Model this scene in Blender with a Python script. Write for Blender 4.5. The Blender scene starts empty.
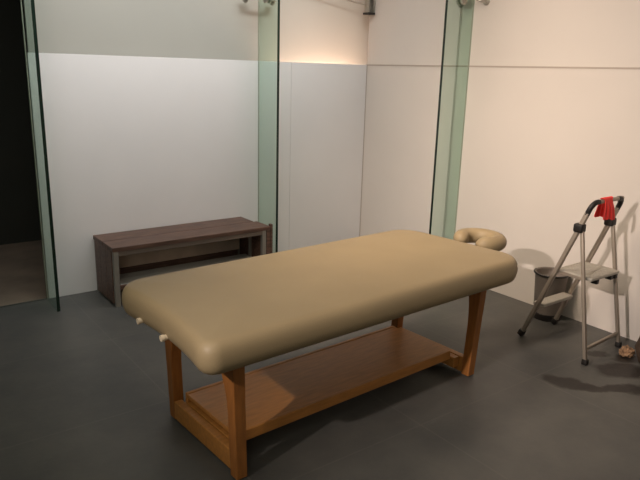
import bpy, bmesh, math, random
from mathutils import Vector, Matrix
random.seed(4)
scene = bpy.context.scene
COL = scene.collection
PI = math.pi

# ------------------------------------------------------------------ helpers
def lin(c):
    return tuple(((v/255)/12.92 if v/255 <= .04045 else ((v/255+.055)/1.055)**2.4) for v in c) + (1.0,)

def newmat(name):
    m = bpy.data.materials.new(name); m.use_nodes = True
    nt = m.node_tree
    return m, nt, nt.nodes['Principled BSDF']

def mat(name, rgb, rough=.6, metal=0, spec=.4, var=0.0, vscale=8, bump=0, bscale=60, stretch=None):
    m, nt, b = newmat(name)
    N, L = nt.nodes, nt.links
    b.inputs['Base Color'].default_value = lin(rgb)
    b.inputs['Roughness'].default_value = rough
    b.inputs['Metallic'].default_value = metal
    b.inputs['Specular IOR Level'].default_value = spec
    tc = N.new('ShaderNodeTexCoord'); mp = N.new('ShaderNodeMapping')
    L.new(tc.outputs['Object'], mp.inputs['Vector'])
    if stretch: mp.inputs['Scale'].default_value = stretch
    if var:
        n = N.new('ShaderNodeTexNoise'); n.inputs['Scale'].default_value = vscale
        n.inputs['Detail'].default_value = 5
        L.new(mp.outputs['Vector'], n.inputs['Vector'])
        r = N.new('ShaderNodeValToRGB')
        r.color_ramp.elements[0].position = .3; r.color_ramp.elements[1].position = .7
        r.color_ramp.elements[0].color = lin([max(0, v*(1-var)) for v in rgb])
        r.color_ramp.elements[1].color = lin([min(255, v*(1+var)) for v in rgb])
        L.new(n.outputs['Fac'], r.inputs['Fac']); L.new(r.outputs['Color'], b.inputs['Base Color'])
    if bump:
        n2 = N.new('ShaderNodeTexNoise'); n2.inputs['Scale'].default_value = bscale
        L.new(mp.outputs['Vector'], n2.inputs['Vector'])
        bp = N.new('ShaderNodeBump'); bp.inputs['Strength'].default_value = bump
        bp.inputs['Distance'].default_value = .003
        L.new(n2.outputs['Fac'], bp.inputs['Height']); L.new(bp.outputs['Normal'], b.inputs['Normal'])
    return m

def glass(name, tint, ior=1.45, refl=(.9, 1, .95, 1)):
    m = bpy.data.materials.new(name); m.use_nodes = True
    nt = m.node_tree; N, L = nt.nodes, nt.links
    N.remove(N['Principled BSDF'])
    t = N.new('ShaderNodeBsdfTransparent'); t.inputs['Color'].default_value = tint
    g = N.new('ShaderNodeBsdfGlossy'); g.inputs['Roughness'].default_value = .03; g.inputs['Color'].default_value = refl
    f = N.new('ShaderNodeFresnel'); f.inputs['IOR'].default_value = ior
    x = N.new('ShaderNodeMixShader')
    gm = N.new('ShaderNodeNewGeometry'); iv = N.new('ShaderNodeMath'); iv.operation = 'SUBTRACT'; iv.inputs[0].default_value = 1
    L.new(gm.outputs['Backfacing'], iv.inputs[1])
    ml = N.new('ShaderNodeMath'); ml.operation = 'MULTIPLY'
    L.new(f.outputs['Fac'], ml.inputs[0]); L.new(iv.outputs[0], ml.inputs[1])
    L.new(ml.outputs[0], x.inputs['Fac']); L.new(t.outputs['BSDF'], x.inputs[1]); L.new(g.outputs['BSDF'], x.inputs[2])
    L.new(x.outputs['Shader'], N['Material Output'].inputs['Surface'])
    return m

def box(bm, x0, x1, y0, y1, z0, z1, bev=0.0, seg=2, midx=0):
    r = bmesh.ops.create_cube(bm, size=1)
    vs = r['verts']
    for v in vs:
        v.co = Vector(((x0+x1)/2 + v.co.x*(x1-x0), (y0+y1)/2 + v.co.y*(y1-y0), (z0+z1)/2 + v.co.z*(z1-z0)))
    fs = list({f for v in vs for f in v.link_faces})
    for f in fs: f.material_index = midx
    if bev:
        es = list({e for v in vs for e in v.link_edges})
        bmesh.ops.bevel(bm, geom=es, offset=bev, segments=seg, affect='EDGES', profile=.5)
    return vs

def frames(pts):
    out = []
    n = len(pts); prev = None
    for i in range(n):
        t = (pts[min(i+1, n-1)] - pts[max(i-1, 0)]).normalized()
        if prev is None:
            a = Vector((0, 0, 1)) if abs(t.z) < .9 else Vector((1, 0, 0))
            u = (a - t*a.dot(t)).normalized()
        else:
            u = (prev - t*prev.dot(t)).normalized()
        prev = u
        out.append((t, u, t.cross(u)))
    return out

def tube(bm, pts, rad, seg=14, flat=1.0, caps=True, closed=False):
    """sweep; rad scalar or list; flat scales the second axis"""
    pts = [Vector(p) for p in pts]
    R = rad if isinstance(rad, (list, tuple)) else [rad]*len(pts)
    rings = []
    for p, (t, u, w), r in zip(pts, frames(pts), R):
        rings.append([bm.verts.new(p + u*math.cos(2*PI*k/seg)*r + w*math.sin(2*PI*k/seg)*r*flat) for k in range(seg)])
    for a, b in zip(rings[:-1], rings[1:]):
        for k in range(seg):
            bm.faces.new((a[k], a[(k+1) % seg], b[(k+1) % seg], b[k]))
    if caps:
        bm.faces.new(rings[0][::-1]); bm.faces.new(rings[-1])

def bar(bm, a, b, w, h, up=(0, 0, 1), bev=.002, taper=1.0):
    """rectangular bar from a to b, w across, h along 'up'"""
    a, b = Vector(a), Vector(b); t = (b-a).normalized(); up = Vector(up)
    v = (up - t*up.dot(t)).normalized(); u = t.cross(v)
    vs = []
    for p, s in ((a, 1), (b, taper)):
        vs.append([bm.verts.new(p + u*sx*w*s/2 + v*sy*h*s/2) for sx, sy in ((-1, -1), (1, -1), (1, 1), (-1, 1))])
    fs = [bm.faces.new(vs[0][::-1]), bm.faces.new(vs[1])]
    for k in range(4):
        fs.append(bm.faces.new((vs[0][k], vs[0][(k+1) % 4], vs[1][(k+1) % 4], vs[1][k])))
    if bev:
        es = list({e for f in fs for e in f.edges})
        bmesh.ops.bevel(bm, geom=es, offset=bev, segments=2, affect='EDGES', profile=.5)

def lathe(bm, prof, c=(0, 0, 0), seg=32, sx=1, sy=1):
    rings = []
    for r, z in prof:
        if r < 1e-6: rings.append([bm.verts.new((c[0], c[1], c[2]+z))])
        else: rings.append([bm.verts.new((c[0]+r*sx*math.cos(2*PI*k/seg), c[1]+r*sy*math.sin(2*PI*k/seg), c[2]+z)) for k in range(seg)])
    for a, b in zip(rings[:-1], rings[1:]):
        for k in range(seg):
            k2 = (k+1) % seg
            if len(a) == 1: bm.faces.new((a[0], b[k2], b[k]))
            elif len(b) == 1: bm.faces.new((a[k], a[k2], b[0]))
            else: bm.faces.new((a[k], a[k2], b[k2], b[k]))

def smooth_curve(pts, n=8):
    pts = [Vector(p) for p in pts]; out = []
    for i in range(len(pts)-1):
        p0, p1, p2, p3 = pts[max(i-1, 0)], pts[i], pts[i+1], pts[min(i+2, len(pts)-1)]
        for k in range(n):
            t = k/n
            out.append(.5*((2*p1)+(p2-p0)*t+(2*p0-5*p1+4*p2-p3)*t*t+(3*p1-p0-3*p2+p3)*t**3))
    out.append(pts[-1]); return out

def obj(name, bm, mats, parent=None, smooth=False, angle=35):
    bmesh.ops.recalc_face_normals(bm, faces=bm.faces[:])
    me = bpy.data.meshes.new(name); bm.to_mesh(me); bm.free()
    o = bpy.data.objects.new(name, me); COL.objects.link(o)
    for m in (mats if isinstance(mats, (list, tuple)) else [mats]): me.materials.append(m)
    if smooth:
        for p in me.polygons: p.use_smooth = True
        try: me.set_sharp_from_angle(angle=math.radians(angle))
        except Exception: pass
    if parent:
        o.parent = parent
    return o

def thing(name, label, cat, loc=(0, 0, 0), rz=0, group=None):
    o = bpy.data.objects.new(name, None); COL.objects.link(o)
    o.empty_display_size = .1
    o.location = loc; o.rotation_euler = (0, 0, rz)
    return tag(o, label, cat, group)

def tag(o, label, cat, group=None):
    o['label'] = label; o['category'] = cat
    if group: o['group'] = group
    return o

def struct(name, bm, m, **k):
    o = obj(name, bm, m, **k); o['kind'] = 'structure'; return o

# ------------------------------------------------------------------ materials
M = {}
M['white'] = mat('white_panel', (226, 222, 218), .55, spec=.3, var=.012, vscale=1.5)
M['upper'] = mat('upper_panel', (168, 165, 155), .7, spec=.2, var=.012, vscale=1.5)
M['cream'] = mat('cream_wall', (212, 204, 194), .6, spec=.3, var=.012, vscale=1.3)
M['grey_line'] = mat('grey_joint', (176, 164, 151), .6)
M['room'] = mat('room_wall', (214, 209, 202), .8)
M['night'] = mat('night_wall', (60, 58, 54), .95, spec=.05)
M['outside'] = mat('outside_floor', (128, 108, 95), .85, var=.1, vscale=3)
M['vinyl'] = mat('tan_vinyl', (152, 134, 102), .48, spec=.35, var=.02, vscale=4, bump=.25, bscale=220)
M['wood'] = mat('orange_wood', (176, 120, 60), .42, spec=.4, var=.07, vscale=9, stretch=(1, 6, 6))
M['woodleg'] = mat('orange_wood_upright', (148, 95, 46), .42, spec=.4, var=.08, vscale=9, stretch=(7, 7, 1))
M['dark_wood'] = mat('dark_wood', (90, 68, 57), .5, spec=.35, var=.22, vscale=7, stretch=(1, 9, 9), bump=.2, bscale=30)
M['grey_board'] = mat('grey_board', (196, 178, 160), .6, var=.05)
M['grey_rail'] = mat('grey_rail', (112, 101, 92), .6)
M['grey_shelf'] = mat('pale_grey_shelf', (165, 163, 156), .5, var=.03)
M['grey_steel'] = mat('grey_painted_steel', (140, 135, 126), .45, metal=.3)
M['alu'] = mat('aluminium', (156, 145, 131), .4, metal=.4, var=.03)
M['alu_plate'] = mat('ribbed_aluminium', (172, 167, 156), .5, metal=.35, var=.04, vscale=30)
M['steel'] = mat('stainless_steel', (176, 170, 158), .3, metal=.6)
M['black'] = mat('black_plastic', (32, 29, 27), .5)
M['bin'] = mat('charcoal_plastic', (122, 113, 104), .5, var=.05)
M['red'] = mat('red_cloth', (250, 66, 60), .6, spec=.25, var=.05, vscale=14)
M['rag'] = mat('beige_rag', (156, 124, 94), .9, var=.25, vscale=25)
M['sack'] = mat('dark_brown_sack', (62, 48, 36), .85, var=.25, vscale=12, bump=.6, bscale=25)
M['peg'] = mat('pale_peg', (224, 206, 176), .4)
M['fin'] = glass('green_glass', (.82, .90, .86, 1), 1.35)
M['pane'] = glass('clear_glass', (.95, .97, .96, 1), 1.12)
M['edge'] = mat('dark_glass_edge', (26, 40, 32), .25, spec=.5)

# floor: dark concrete tiles, dried wet stains near the ladder
def floor_material():
    m, nt, b = newmat('grey_concrete_floor'); N, L = nt.nodes, nt.links
    tc = N.new('ShaderNodeTexCoord')
    n = N.new('ShaderNodeTexNoise'); n.inputs['Scale'].default_value = 1.6; n.inputs['Detail'].default_value = 8; n.inputs['Roughness'].default_value = .65
    L.new(tc.outputs['Object'], n.inputs['Vector'])
    r = N.new('ShaderNodeValToRGB')
    r.color_ramp.elements[0].position = .3; r.color_ramp.elements[1].position = .72
    r.color_ramp.elements[0].color = lin((66, 67, 65)); r.color_ramp.elements[1].color = lin((94, 92, 86))
    L.new(n.outputs['Fac'], r.inputs['Fac'])
    # tile joints
    mp = N.new('ShaderNodeMapping'); mp.inputs['Location'].default_value = (.11, .05, 0)
    L.new(tc.outputs['Object'], mp.inputs['Vector'])
    br = N.new('ShaderNodeTexBrick'); br.offset = 0
    br.inputs['Scale'].default_value = 1; br.inputs['Brick Width'].default_value = .9; br.inputs['Row Height'].default_value = .9
    br.inputs['Mortar Size'].default_value = .006; br.inputs['Mortar Smooth'].default_value = .6
    L.new(mp.outputs['Vector'], br.inputs['Vector'])
    mx = N.new('ShaderNodeMix'); mx.data_type = 'RGBA'
    ml = N.new('ShaderNodeMath'); ml.operation = 'MULTIPLY'; ml.inputs[1].default_value = .22
    L.new(br.outputs['Fac'], ml.inputs[0]); L.new(ml.outputs[0], mx.inputs[0])
    L.new(r.outputs['Color'], mx.inputs[6]); mx.inputs[7].default_value = lin((112, 108, 102))
    # stains: noise-warped ellipses (x, y, rx, ry, rotation)
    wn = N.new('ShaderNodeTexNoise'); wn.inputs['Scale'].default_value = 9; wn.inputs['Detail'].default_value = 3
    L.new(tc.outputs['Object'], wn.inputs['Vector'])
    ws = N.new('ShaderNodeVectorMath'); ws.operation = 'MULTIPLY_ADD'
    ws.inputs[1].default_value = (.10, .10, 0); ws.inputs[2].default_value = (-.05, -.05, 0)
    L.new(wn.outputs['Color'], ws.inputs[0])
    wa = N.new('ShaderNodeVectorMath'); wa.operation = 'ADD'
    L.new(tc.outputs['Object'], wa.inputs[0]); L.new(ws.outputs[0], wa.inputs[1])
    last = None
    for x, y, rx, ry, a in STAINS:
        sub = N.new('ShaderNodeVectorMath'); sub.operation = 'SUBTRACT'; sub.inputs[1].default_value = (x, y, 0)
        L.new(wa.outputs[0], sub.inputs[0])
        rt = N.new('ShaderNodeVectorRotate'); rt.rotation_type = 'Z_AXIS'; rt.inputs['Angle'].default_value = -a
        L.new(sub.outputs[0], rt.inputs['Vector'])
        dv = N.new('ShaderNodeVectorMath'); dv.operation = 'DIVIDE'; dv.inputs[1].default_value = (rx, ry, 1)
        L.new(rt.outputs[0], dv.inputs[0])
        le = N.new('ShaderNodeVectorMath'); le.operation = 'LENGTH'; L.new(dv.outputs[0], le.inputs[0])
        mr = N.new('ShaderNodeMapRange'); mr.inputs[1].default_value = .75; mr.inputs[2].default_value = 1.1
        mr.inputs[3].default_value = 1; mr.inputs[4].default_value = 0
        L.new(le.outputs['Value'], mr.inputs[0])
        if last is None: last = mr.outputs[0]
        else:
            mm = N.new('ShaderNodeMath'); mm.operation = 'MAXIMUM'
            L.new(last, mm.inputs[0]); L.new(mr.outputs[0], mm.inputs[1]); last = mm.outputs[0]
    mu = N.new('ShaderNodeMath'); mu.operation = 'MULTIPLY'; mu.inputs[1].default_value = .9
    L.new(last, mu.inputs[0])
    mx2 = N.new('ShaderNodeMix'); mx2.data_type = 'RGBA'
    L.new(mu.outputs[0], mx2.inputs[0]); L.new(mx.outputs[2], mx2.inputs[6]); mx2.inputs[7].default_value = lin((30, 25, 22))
    L.new(mx2.outputs[2], b.inputs['Base Color'])
    b.inputs['Roughness'].default_value = .48; b.inputs['Specular IOR Level'].default_value = .5
    bp = N.new('ShaderNodeBump'); bp.inputs['Strength'].default_value = .15; bp.inputs['Distance'].default_value = .004
    n3 = N.new('ShaderNodeTexNoise'); n3.inputs['Scale'].default_value = 40; L.new(tc.outputs['Object'], n3.inputs['Vector'])
    L.new(n3.outputs['Fac'], bp.inputs['Height']); L.new(bp.outputs['Normal'], b.inputs['Normal'])
    return m
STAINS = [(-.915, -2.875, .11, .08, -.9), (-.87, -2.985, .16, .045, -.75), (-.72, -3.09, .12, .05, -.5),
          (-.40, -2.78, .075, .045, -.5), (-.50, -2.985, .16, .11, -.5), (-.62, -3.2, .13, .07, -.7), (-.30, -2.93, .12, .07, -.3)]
M['floor'] = floor_material()

# ------------------------------------------------------------------ the setting
ZL = 1.72          # height of the joint between lower and upper panels
XJ, YJ, XW = -1.169, -1.213, -2.94   # glass fin roots on back wall, right wall, left end
X0, Y0, CEIL = -8.5, -8.0, 3.1

bm = bmesh.new(); box(bm, X0, .3, Y0, .02, -.1, 0)
struct('floor', bm, M['floor'])
bm = bmesh.new(); box(bm, X0, XW-.02, .02, 1.95, -.1, -.002); box(bm, XW-.02, .3, .02, 1.95, -.1, -.002)
struct('floor_outside', bm, M['outside'])
bm = bmesh.new(); box(bm, X0, .3, 1.72, 1.85, -.1, CEIL)
struct('wall_outside', bm, M['night'])
bm = bmesh.new(); box(bm, X0, .3, Y0, 1.95, CEIL, CEIL+.1)
struct('ceiling', bm, M['room'])
bm = bmesh.new(); box(bm, X0-.1, X0, Y0, 1.95, -.1, CEIL); struct('wall_left', bm, M['room'])
bm = bmesh.new(); box(bm, X0, .3, Y0-.1, Y0, -.1, CEIL); struct('wall_front', bm, M['room'])

# lower white boards of the back wall, butted with narrow joints; the upper boards stand a little further back
bm = bmesh.new()
for a, b_ in ((XW, XJ-.001), (XJ+.001, -.846), (-.8445, 0)):
    box(bm, a, b_, 0, .02, 0, ZL, .0012, 1)
struct('wall_back', bm, M['white'])
bm = bmesh.new(); box(bm, XW+.02, .25, .058, .08, .3, CEIL)
struct('wall_back_upper', bm, M['upper'])
# right wall
bm = bmesh.new(); box(bm, 0, .06, Y0, 0, 0, CEIL)
struct('wall_right', bm, M['cream'])
bm = bmesh.new(); box(bm, -.003, 0, Y0, 0, ZL-.007, ZL+.005)
struct('trim_1', bm, M['grey_line'])
bm = bmesh.new(); box(bm, -.006, 0, -.006, 0, 0, ZL)
struct('trim_2', bm, M['grey_line'])
# clear pane beside the left fin
bm = bmesh.new(); box(bm, X0, XW-.014, -.005, .005, 0, CEIL)
struct('window_1', bm, M['pane'])

# ------------------------------------------------------------------ glass fins and their steel fittings
def fin(label, loc, rz, depth=.298):
    t = thing('glass_fin', label, 'glass panel', loc, rz, 'glass fins along the walls')
    # local: root at origin, fin runs along -Y
    bm = bmesh.new(); box(bm, -.0095, .0095, -depth+.004, -.002, 0, CEIL)
    obj('glass_sheet', bm, M['fin'], t)
    bm = bmesh.new(); box(bm, -.0105, .0105, -depth, -depth+.004, 0, CEIL, .001, 1)
    e = obj('polished_edge', bm, M['edge'], t); e['label'] = 'dark green polished edge'
    bm = bmesh.new(); box(bm, -.004, .004, -.002, -.0002, 0, CEIL)
    obj('seal', bm, M['grey_line'], t)
    return t
fin('green glass fin on the back wall beside the right end of the wooden bench', (XJ, 0, 0), 0)
fin('green glass fin on the right wall behind the padded table headrest', (0, YJ, 0), -PI/2)
fin('glass fin at the left end of the white wall beside the dark opening', (XW-.011, 0, 0), 0)

def fitting(label, loc, rz):
    t = thing('spider_fitting', label, 'glass fitting', loc, rz, 'steel spider fittings on the glass fins')
    z = 2.185
    for s in (-1, 1):
        bm = bmesh.new()
        tube(bm, smooth_curve([(s*.012, -.105, z+.06), (s*.05, -.085, z+.035), (s*.11, -.055, z+.006), (s*.125, -.03, z), (s*.125, -.016, z)]), [.011]*33, 10)
        a = obj('arm', bm, M['steel'], t, True)
        bm = bmesh.new()
        tube(bm, [(s*.125, -.001, z), (s*.125, -.012, z), (s*.125, -.02, z)], [.027, .027, .018], 20)
        obj('disc', bm, M['steel'], a, True)
        bm = bmesh.new()
        tube(bm, [(s*.0105, -.135, z), (s*.026, -.135, z), (s*.034, -.135, z)], [.028, .028, .018], 20)
        tube(bm, [(s*.03, -.135, z), (s*.045, -.135, z)], .011, 12)
        obj('bolt', bm, M['steel'], t, True)
    bm = bmesh.new(); box(bm, -.0225, -.0105, -.16, -.08, z+.035, z+.10, .003); box(bm, .0105, .0225, -.16, -.08, z+.035, z+.10, .003)
    obj('clamp_plate', bm, M['steel'], t)
    return t
fitting('steel spider fitting on the glass fin of the back wall, above the bench', (XJ, 0, 0), 0)
fitting('steel spider fitting on the glass fin of the right wall', (0, YJ, 0), -PI/2)

# steel corner clamp where the two walls meet
t = thing('corner_clamp', 'steel clamp high in the corner where back and right walls meet', 'glass fitting', (0, 0, 0))
bm = bmesh.new()
box(bm, -.075, -.058, -.075, -.02, 2.17, 2.36, .004); box(bm, -.022, -.0005, -.08, -.02, 2.17, 2.36, .002)
box(bm, -.058, -.022, -.03, -.012, 2.17, 2.36, .002)
obj('body', bm, M['steel'], t)
bm = bmesh.new(); box(bm, -.08, -.003, -.085, -.003, 2.155, 2.172, .003)
obj('base_cap', bm, M['black'], t)
bm = bmesh.new(); tube(bm, [(-.06, -.04, 2.235), (-.3, -.02, 2.262), (-.62, -.004, 2.30)], .005, 8)
obj('rod', bm, M['steel'], t, True)
for z in (2.21, 2.30):
    bm = bmesh.new(); tube(bm, [(-.04, -.031, z), (-.04, -.05, z)], .012, 12); obj('bolt', bm, M['steel'], t, True)

# ------------------------------------------------------------------ massage table
T = thing('massage_table', 'long tan padded massage table with orange wooden frame and lower shelf', 'massage table', (-2.07, -2.272, 0), .05)
PL, PW, PZ, PT, PR = 2.05, .89, .63, .14, .17
def pad_mesh():
    bm = bmesh.new()
    a, b = PL/2, PW/2; n = 14
    base = []
    for sx, sy, t0 in ((1, 1, 0), (-1, 1, 90), (-1, -1, 180), (1, -1, 270)):
        R = {(-1, -1): .09, (1, -1): .16}.get((sx, sy), PR)
        for k in range(n+1):
            th = math.radians(t0+90*k/n)
            base.append((sx*(a-R), sy*(b-R), R, math.cos(th), math.sin(th)))
    # subdivide the straight runs
    def ring(inset, z):
        pts = []
        for cx, cy, R, c, s in base:
            r = max(R-inset, .0)
            k = inset-R if inset > R else 0
            x = cx - (math.copysign(k, cx)); y = cy - (math.copysign(k, cy))
            pts.append(Vector((x+r*c, y+r*s, z)))
        out = []
        N = len(pts)
        for i in range(N):
            p, q = pts[i], pts[(i+1) % N]
            m = 1 if (i+1) % (n+1) else 16
            for j in range(m): out.append(p.lerp(q, j/m))
        for v in out:
            if v.x > 0: v.x -= min(1, v.x/a)**2*(.022+.032*(1+v.y/b))
        for v in out:   # the foot end bows in very slightly
            if v.x < 0:
                w = min(1, -v.x/a)**3
                v.x += BOW*w*(1-(v.y/b)**2)
        return out
    BOW = .055
    hr = PT/2
    prof = [(.20, -hr), (.05, -hr)]
    for k in range(1, 13):
        th = -PI/2 + PI*k/13
        c, s = math.cos(th), math.sin(th)
        c = c**.8; s = math.copysign(abs(s)**.85, s)
        prof.append((.055*(1-c), hr*s))
    prof += [(.055, hr), (.10, hr+.004), (.18, hr+.008), (.28, hr+.010), (.38, hr+.011)]
    rings = [[bm.verts.new(p) for p in ring(i, PZ+z)] for i, z in prof]
    for A, B in zip(rings[:-1], rings[1:]):
        N = len(A)
        for k in range(N): bm.faces.new((A[k], A[(k+1) % N], B[(k+1) % N], B[k]))
    bm.faces.new(rings[0][::-1]); bm.faces.new(rings[-1])
    return bm
pad = obj('pad', pad_mesh(), M['vinyl'], T, True, 60); pad['label'] = 'thick tan vinyl padded top'
ZU = PZ-PT/2
LX, LY = .735, .285
for sx in (-1, 1):
    for sy in (-1, 1):
        bm = bmesh.new()
        x, y = (.752 if sx > 0 else (-.785 if sy < 0 else -.768)), (sy*LY if sx > 0 or sy > 0 else -.30)
        # tapering leg with a curved shoulder towards the middle of the end frame
        secs = [(0, .052, .0), (.10, .054, .0), (.30, .056, .0), (.36, .057, .006), (.42, .060, .02), (.48, .062, .042), (ZU-.012, .064, .07)]
        rings = []
        for z, w, sh in secs:
            xo = x + (.075 if sx > 0 else -.03)*z; hw = .026+.004*z
            yo0, yo1 = y - sy*(-w/2), y - sy*(w/2+sh*(.45 if sx > 0 else 1))   # outer edge, inner edge (shoulder grows inward)
            rings.append([bm.verts.new(p) for p in ((xo-hw, yo0, z+.006), (xo+hw, yo0, z+.006), (xo+hw, yo1, z+.006), (xo-hw, yo1, z+.006))])
        for A, B in zip(rings[:-1], rings[1:]):
            for k in range(4): bm.faces.new((A[k], A[(k+1) % 4], B[(k+1) % 4], B[k]))
        bm.faces.new(rings[0][::-1]); bm.faces.new(rings[-1])
        bmesh.ops.recalc_face_normals(bm, faces=bm.faces[:])
        es = [e for e in bm.edges if len(e.link_faces) == 2 and e.calc_face_angle() > .8]
        bmesh.ops.bevel(bm, geom=es, offset=.004, segments=2, affect='EDGES', profile=.5)
        lg = obj('leg', bm, M['woodleg'], T)
        bm = bmesh.new(); lathe(bm, [(0, 0), (.016, 0), (.018, .004), (.016, .009), (0, .009)], (x, y, 0), 16)
        obj('glide', bm, M['black'], lg)
    # end frame: low rail, inner ledge, top rail
    bm = bmesh.new(); LXs = .752 if sx > 0 else .776
    box(bm, sx*LXs-.02, sx*LXs+.02, -LY+.026, LY-.026, .012, .105, .005)
    obj('end_rail', bm, M['wood'], T)
    bm = bmesh.new(); box(bm, sx*(LXs-.045)-.022, sx*(LXs-.045)+.022, -LY+.05, LY-.05, .04, .103, .006)
    obj('shelf_ledge', bm, M['wood'], T)
    bm = bmesh.new(); box(bm, sx*(LXs+(.038 if sx > 0 else .015))-.02, sx*(LXs+(.038 if sx > 0 else .015))+.02, -LY+.08, LY-.08, .49, ZU, .005)
    obj('top_rail', bm, M['wood'], T)
for sy in (-1, 1):
    bm = bmesh.new(); box(bm, -.755, LX-.03, sy*LY-.018, sy*LY+.018, .515, ZU, .004)
    obj('side_rail', bm, M['wood'], T)
bm = bmesh.new(); box(bm, -.75, .665, -.205, .215, .128, .147, .003)
sh = obj('shelf', bm, M['wood'], T)
for sy in (-1, 1):
    bm = bmesh.new(); y = .005+sy*.217; box(bm, -.75, .665, y-.011, y+.011, .098, .150, .004)
    obj('shelf_lip', bm, M['wood'], sh)
# two pale sockets at the foot end
for y in (.18, -.045):
    bm = bmesh.new()
    zp_ = ZU+.028
    tube(bm, [(-PL/2+.14, y, zp_), (-PL/2+.045, y, zp_)], .012, 14)
    tube(bm, [(-PL/2+.047, y, zp_), (-PL/2+.034, y, zp_)], .014, 14)
    o = obj('peg', bm, M['peg'], T, True); o['label'] = 'pale peg under the foot end'
# headrest
def horseshoe():
    bm = bmesh.new()
    pts = []; R = []
    for k in range(41):
        th = math.radians(158 - 316*k/40)
        pts.append((1.168+.105*math.cos(th), .015+.118*math.sin(th), PZ+.038)); R.append(.048)
    R = [r*math.sqrt(max(.05, 1-max(0, 1-min(k, 40-k)/4)**2)) for k, r in enumerate(R)]
    tube(bm, pts, R, 18, 1.0)
    return bm
hr = thing  # keep helper name
h = obj('headrest', horseshoe(), M['vinyl'], T, True, 80); h['label'] = 'horseshoe shaped tan face cushion'
bm = bmesh.new()
for y in (-.05, .08): tube(bm, [(.95, y, ZU-.013), (1.25, y, ZU-.013)], .010, 12)
box(bm, 1.06, 1.26, -.09, .12, ZU-.003, ZU+.028, .004)
obj('headrest_bracket', bm, M['grey_steel'], h)

# ------------------------------------------------------------------ bench
B = thing('bench', 'low dark wooden bench with grey steel legs against the white back wall', 'bench', (-1.962, -.225, 0))
bl, bd, bh = .64, .213, .435
w = (2*bd-.006)/2
for i, (x0, x1) in enumerate(((-bl, bl), (-bl, bl-.03))):
    bm = bmesh.new(); y0 = -bd + i*(w+.006)
    box(bm, x0, x1, y0, y0+w, bh-.03, bh, .003)
    obj('seat_plank', bm, M['dark_wood'], B)
for sx in (-1, 1):
    for y in (-bd+.018, bd-.018):
        x = sx*(bl-.022) if sx < 0 else bl-.055
        bm = bmesh.new(); box(bm, x-.018, x+.018, y-.016, y+.016, 0, bh-.03, .003)
        obj('leg', bm, M['grey_steel'], B)
for y in (-bd+.018, bd-.018):
    bm = bmesh.new(); box(bm, -bl+.04, bl-.073, y-.012, y+.012, bh-.065, bh-.03, .003)
    obj('rail', bm, M['grey_rail'], B)
bm = bmesh.new(); box(bm, -bl+.042, bl-.075, bd-.05, bd-.036, .165, bh-.04, .002)
obj('back_panel', bm, M['grey_board'], B)
bm = bmesh.new()
for k in range(2):
    y0 = -bd+.04 + k*.122; box(bm, -bl+.042, bl-.075, y0, y0+.116, .13, .15, .003)
obj('lower_shelf', bm, M['grey_shelf'], B)
bm = bmesh.new(); box(bm, -bl+.042, bl-.075, -bd+.022, -bd+.038, .115, .150, .002)
obj('shelf_edge', bm, M['dark_wood'], B)
bm = bmesh.new()
for k in range(3):
    y0 = -bd+.036+k*.119; box(bm, -bl-.002, -bl+.012, y0, y0+.116, .02, bh-.031, .002)
obj('side_panel', bm, M['dark_wood'], B)
bm = bmesh.new(); box(bm, bl-.066, bl-.05, -bd+.04, bd-.04, .05, bh-.066, .002)
obj('end_panel', bm, M['dark_wood'], B)
bm = bmesh.new(); box(bm, bl-.088, bl-.066, -.03, -.005, .02, bh-.03, .003)
obj('leg', bm, M['grey_steel'], B)
bm = bmesh.new(); box(bm, -bl+.042, bl-.09, bd-.048, bd-.034, .06, .163, .002)
obj('gap_shade_board', bm, M['dark_wood'], B)  # dark strip standing in for the shade in the gap below the back panel
bm = bmesh.new(); box(bm, bl-.034, bl-.002, -bd-.002, -bd+.032, 0, bh-.031, .003); box(bm, bl+.001, bl+.022, -bd-.004, -bd+.034, 0, bh+.016, .006)
obj('end_post', bm, M['dark_wood'], B)

# ------------------------------------------------------------------ stepladder
S = thing('stepladder', 'small aluminium folding stepladder with a platform beside the right wall', 'stepladder', (-.385, -2.56, 0))
O = Vector((-.385, -2.56, 0))
def W(x, y, z): return Vector((x, y, z)) - O
XL, XR = -.568, -.200
yf, yc, zc, zt = -2.335, -2.650, .80, .965
def rail_pt(x, z): return W(x - (.042*z if x == XR else 0), yf + (yc-yf)*z/zc, z)
for x in (XL, XR):
    bm = bmesh.new()
    bar(bm, rail_pt(x, .015), rail_pt(x, .90), .030, .026, (0, 1, .4), .006)
    r = obj('front_rail', bm, M['alu'], S, True)
    bm = bmesh.new(); bar(bm, rail_pt(x, -.0)+Vector((0, 0, .001)), rail_pt(x, .038), .040, .036, (0, 1, .4), .005)
    o = obj('rubber_foot', bm, M['black'], r, True)
    o.location.z += .008
    bm = bmesh.new(); c = rail_pt(x, zc)
    box(bm, c.x-.026, c.x+.026, c.y-.030, c.y+.030, c.z-.028, c.z+.026, .012, 3)
    obj('hinge', bm, M['black'], S, True)
# handle loop
lp = rail_pt(XL, .90); rp = rail_pt(XR, .90)
dy = (yc-yf)/zc
for x, s in ((XL, 1), (XR, -1)):
    bm = bmesh.new()
    p = [rail_pt(x, .885), rail_pt(x, .92), rail_pt(x, .945)+Vector((s*.010, 0, 0)), rail_pt(x, .958)+Vector((s*.03, 0, 0)), rail_pt(x, .960)+Vector((s*.06, 0, 0))]
    tube(bm, smooth_curve(p), .0155, 14)
    obj('hand_grip', bm, M['black'], S, True)
bm = bmesh.new(); tube(bm, [rail_pt(XL+.05, .960), rail_pt(XR-.05, .960)], .0125, 14)
obj('top_bar', bm, M['alu'], S, True)
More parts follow.
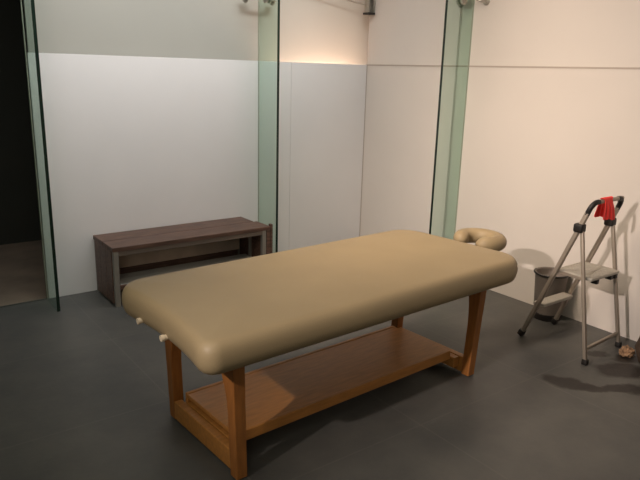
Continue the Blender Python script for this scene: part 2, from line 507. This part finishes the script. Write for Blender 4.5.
# rear legs
feet = {XL: (-.606, -2.822), XR: (-.185, -2.796)}
for x in (XL, XR):
    fx, fy = feet[x]
    a = rail_pt(x, zc)+Vector((0, -.018, -.01)); b_ = W(fx, fy, .015)
    bm = bmesh.new(); bar(bm, a, b_, .022, .020, (0, 1, 0), .004)
    r = obj('rear_leg', bm, M['alu'], S, True)
    bm = bmesh.new(); box(bm, b_.x-.017, b_.x+.017, b_.y-.016, b_.y+.016, .001, .034, .004)
    obj('rubber_foot', bm, M['black'], r, True)
def rear(x, z):
    fx, fy = feet[x]; a = rail_pt(x, zc)+Vector((0, -.018, -.01)); b_ = W(fx, fy, .015)
    return a.lerp(b_, (a.z-z)/(a.z-b_.z))
bm = bmesh.new(); bar(bm, rear(XL, .092)+Vector((.011, 0, 0)), rear(XR, .092)-Vector((.011, 0, 0)), .016, .020, (0, 0, 1), .003)
obj('stretcher', bm, M['alu'], S, True)
# platform and lower tread
zp = .51
bm = bmesh.new()
y0, y1 = rail_pt(0, zp).y + .02, rail_pt(0, zp).y - .225
box(bm, XL-O.x+.017, XR-O.x-.038, y1, y0, zp-.020, zp, .006)
for k in range(9):
    xx = XL-O.x+.040+k*.034; box(bm, xx-.004, xx+.004, y1+.02, y0-.02, zp, zp+.002)
pl = obj('platform', bm, M['alu_plate'], S)
for xx in (XL-O.x+.10, XR-O.x-.11, XR-O.x-.06):
    bm = bmesh.new(); box(bm, xx-.014, xx+.014, y1+.005, y1+.045, zp-.05, zp-.020, .004); obj('catch', bm, M['black'], pl)
for x in (XL, XR):
    bm = bmesh.new(); s = 1 if x == XL else -1
    bar(bm, rear(x, zp-.012)+Vector((s*.012, 0, 0)), rail_pt(x, zp-.012)+Vector((s*.016, 0, 0)), .005, .018, (0, 0, 1), .001)
    obj('brace', bm, M['alu'], S)
zs = .258; yc_ = rail_pt(0, zs).y
bm = bmesh.new(); box(bm, XL-O.x+.015, XR-O.x-.026, yc_-.035, yc_+.045, zs-.022, zs, .005)
obj('tread', bm, M['alu_plate'], S)

# red cloth over the top bar
def red_cloth():
    """sheet folded over the bar: two flaps gathered at the bar, flaring below"""
    bm = bmesh.new()
    c = rail_pt((XL+XR)/2-.045, .960) + O
    rb = .0165
    prof = [(rb+.014, -.108), (rb+.014, -.085), (rb+.012, -.06), (rb+.009, -.032), (rb+.003, -.008)]
    for k in range(9):
        a = PI*k/8; prof.append((rb*math.cos(a), .004+rb*1.1*math.sin(a)))
    prof += [(-rb-.003, -.008), (-rb-.008, -.032), (-rb-.011, -.06), (-rb-.013, -.085), (-rb-.013, -.103)]
    n = 28; rows = []
    for i, (dy_, dz) in enumerate(prof):
        d = max(0, -dz)
        half = .040 + .26*d + (.012 if dz > .012 else 0)
        row = []
        for k in range(n+1):
            t = -1+2*k/n
            fold = .004*math.sin(t*9+.5)*min(1, d/.05)
            row.append(bm.verts.new((c.x+half*t, c.y-dy_*1.0+fold, c.z+dz-.010*t*d/.13+.005*math.cos(t*5)*d/.13)))
        rows.append(row)
    for A, B_ in zip(rows[:-1], rows[1:]):
        for k in range(n): bm.faces.new((A[k], A[k+1], B_[k+1], B_[k]))
    bmesh.ops.recalc_face_normals(bm, faces=bm.faces[:])
    bmesh.ops.solidify(bm, geom=bm.faces[:], thickness=.003)
    return bm
o = obj('red_cloth', red_cloth(), M['red'], None, True, 50)
tag(o, 'small bright red cloth hung over the top bar of the stepladder', 'cloth')

# ------------------------------------------------------------------ waste bin
bx, by = -.126, -2.228
WB = thing('waste_bin', 'round charcoal waste bin on the floor behind the stepladder', 'bin', (bx, by, 0))
bm = bmesh.new()
lathe(bm, [(0, .012), (.090, .012), (.092, .05), (.110, .325), (.114, .332), (.110, .338), (.104, .332), (.087, .06), (0, .055)], (0, 0, 0), 40)
obj('body', bm, M['bin'], WB, True, 40)
bm = bmesh.new(); lathe(bm, [(0, 0), (.098, 0), (.100, .006), (.098, .042), (.091, .045), (.091, .0125), (0, .0125)], (0, 0, 0), 40)
obj('base_ring', bm, M['black'], WB, True, 40)
bm = bmesh.new(); tube(bm, [(.115*math.cos(2*PI*k/40), .115*math.sin(2*PI*k/40), .331) for k in range(41)], .007, 8)
obj('rim', bm, M['black'], WB, True, 60)

# ------------------------------------------------------------------ crumpled rag and sack
def lump(seed, n, rx, ry, rz, amp, f):
    from mathutils import noise
    bm = bmesh.new(); bmesh.ops.create_icosphere(bm, subdivisions=n, radius=1)
    for v in bm.verts:
        d = 1 + amp*(noise.noise(v.co*f + Vector((seed, 0, 0)))) + amp*.5*noise.noise(v.co*f*2.3 + Vector((0, seed, 0)))
        p = v.co*d
        v.co = Vector((p.x*rx, p.y*ry, max(p.z, -.55)*rz + .55*rz))
    return bm
o = obj('rag', lump(3.1, 4, .045, .040, .036, .5, 2.4), M['rag'], None, True, 50)
o.location = (-.265, -2.895, 0); tag(o, 'small crumpled beige rag on the floor by the stepladder rear foot', 'rag')

def sack():
    from mathutils import noise
    bm = bmesh.new()
    prof = [(0, 0), (.13, 0), (.165, .02), (.175, .10), (.165, .20), (.14, .28), (.10, .33), (.05, .36), (.035, .39), (.06, .42), (.05, .425), (0, .40)]
    lathe(bm, prof, seg=48)
    for v in bm.verts:
        k = min(1, v.co.z/.1)
        a = math.atan2(v.co.y, v.co.x)
        s = 1 + k*(.05*math.sin(9*a+v.co.z*12) + .12*noise.noise(v.co*7))
        v.co.x *= s; v.co.y *= s
    return bm
o = obj('sack', sack(), M['sack'], None, True, 60)
o.location = (-.222, -3.128, 0); tag(o, 'dark brown sack standing on the floor past the stepladder by the right wall', 'sack')

# ------------------------------------------------------------------ camera
yaw, pitch, roll = .6433, .2599, .0271
f = Vector((math.sin(yaw)*math.cos(pitch), math.cos(yaw)*math.cos(pitch), -math.sin(pitch)))
r0 = Vector((math.cos(yaw), -math.sin(yaw), 0)); u0 = r0.cross(f)
r = r0*math.cos(roll)+u0*math.sin(roll); u = -r0*math.sin(roll)+u0*math.cos(roll)
cam = bpy.data.cameras.new('camera'); co = bpy.data.objects.new('camera', cam); COL.objects.link(co)
cam.sensor_fit = 'HORIZONTAL'; cam.sensor_width = 36; cam.lens = 36*633.7/640
m = Matrix((r, u, -f)).transposed().to_4x4(); m.translation = Vector((-3.6125*1.1, -4.2228*1.1, 1.65))
co.matrix_world = m; scene.camera = co

# ------------------------------------------------------------------ lights
def aim(o, loc, to):
    o.location = loc
    o.rotation_euler = (Vector(to)-Vector(loc)).to_track_quat('-Z', 'Y').to_euler()
def light(name, kind, loc, to, energy, col, **k):
    l = bpy.data.lights.new(name, kind); l.energy = energy; l.color = col
    for a, b_ in k.items(): setattr(l, a, b_)
    o = bpy.data.objects.new(name, l); COL.objects.link(o); aim(o, loc, to); return o
light('warm_spotlight', 'SPOT', (-6.0, -3.5, 2.65), (0, -2.9, 1.1), 690, (1, .85, .79), spot_size=math.radians(57), spot_blend=.8, shadow_soft_size=.05)
light('overhead_fill', 'AREA', (-4.4, -3.2, 3.05), (-4.4, -3.2, 0), 34, (1, 1, .88), shape='RECTANGLE', size=3.5, size_y=3.5)  # unseen soft source added overhead as ambient fill
light('back_wall_washer', 'AREA', (-1.95, -.95, 3.02), (-1.95, 0, 1.5), 22, (.95, .97, 1), shape='RECTANGLE', size=3.1, size_y=.2, spread=math.radians(110))
light('right_wall_washer', 'AREA', (-1.3, -1.95, 3.02), (0, -1.95, 1.2), 31, (1, .80, .64), shape='RECTANGLE', size=.2, size_y=3.5, spread=math.radians(95))
light('upper_wall_light', 'SPOT', (-.44, .034, .85), (-.50, .05, 2.0), 2300, (1, .68, .53), shadow_soft_size=.012, spot_size=math.radians(90), spot_blend=1)
light('rear_fill', 'AREA', (-5.6, -6.2, 2.5), (-.5, -1, 1.2), 14, (1, .95, .80), shape='DISK', size=1.0)  # unseen fill added behind the camera to lift the wall shadows

w = bpy.data.worlds.new('world'); scene.world = w; w.use_nodes = True
w.node_tree.nodes['Background'].inputs[0].default_value = (.9, .93, 1, 1)
w.node_tree.nodes['Background'].inputs[1].default_value = .1

scene.view_settings.view_transform = 'Standard'; scene.view_settings.look = 'None'
scene.view_settings.gamma = 1; scene.view_settings.use_curve_mapping = False
scene.view_settings.exposure = 0
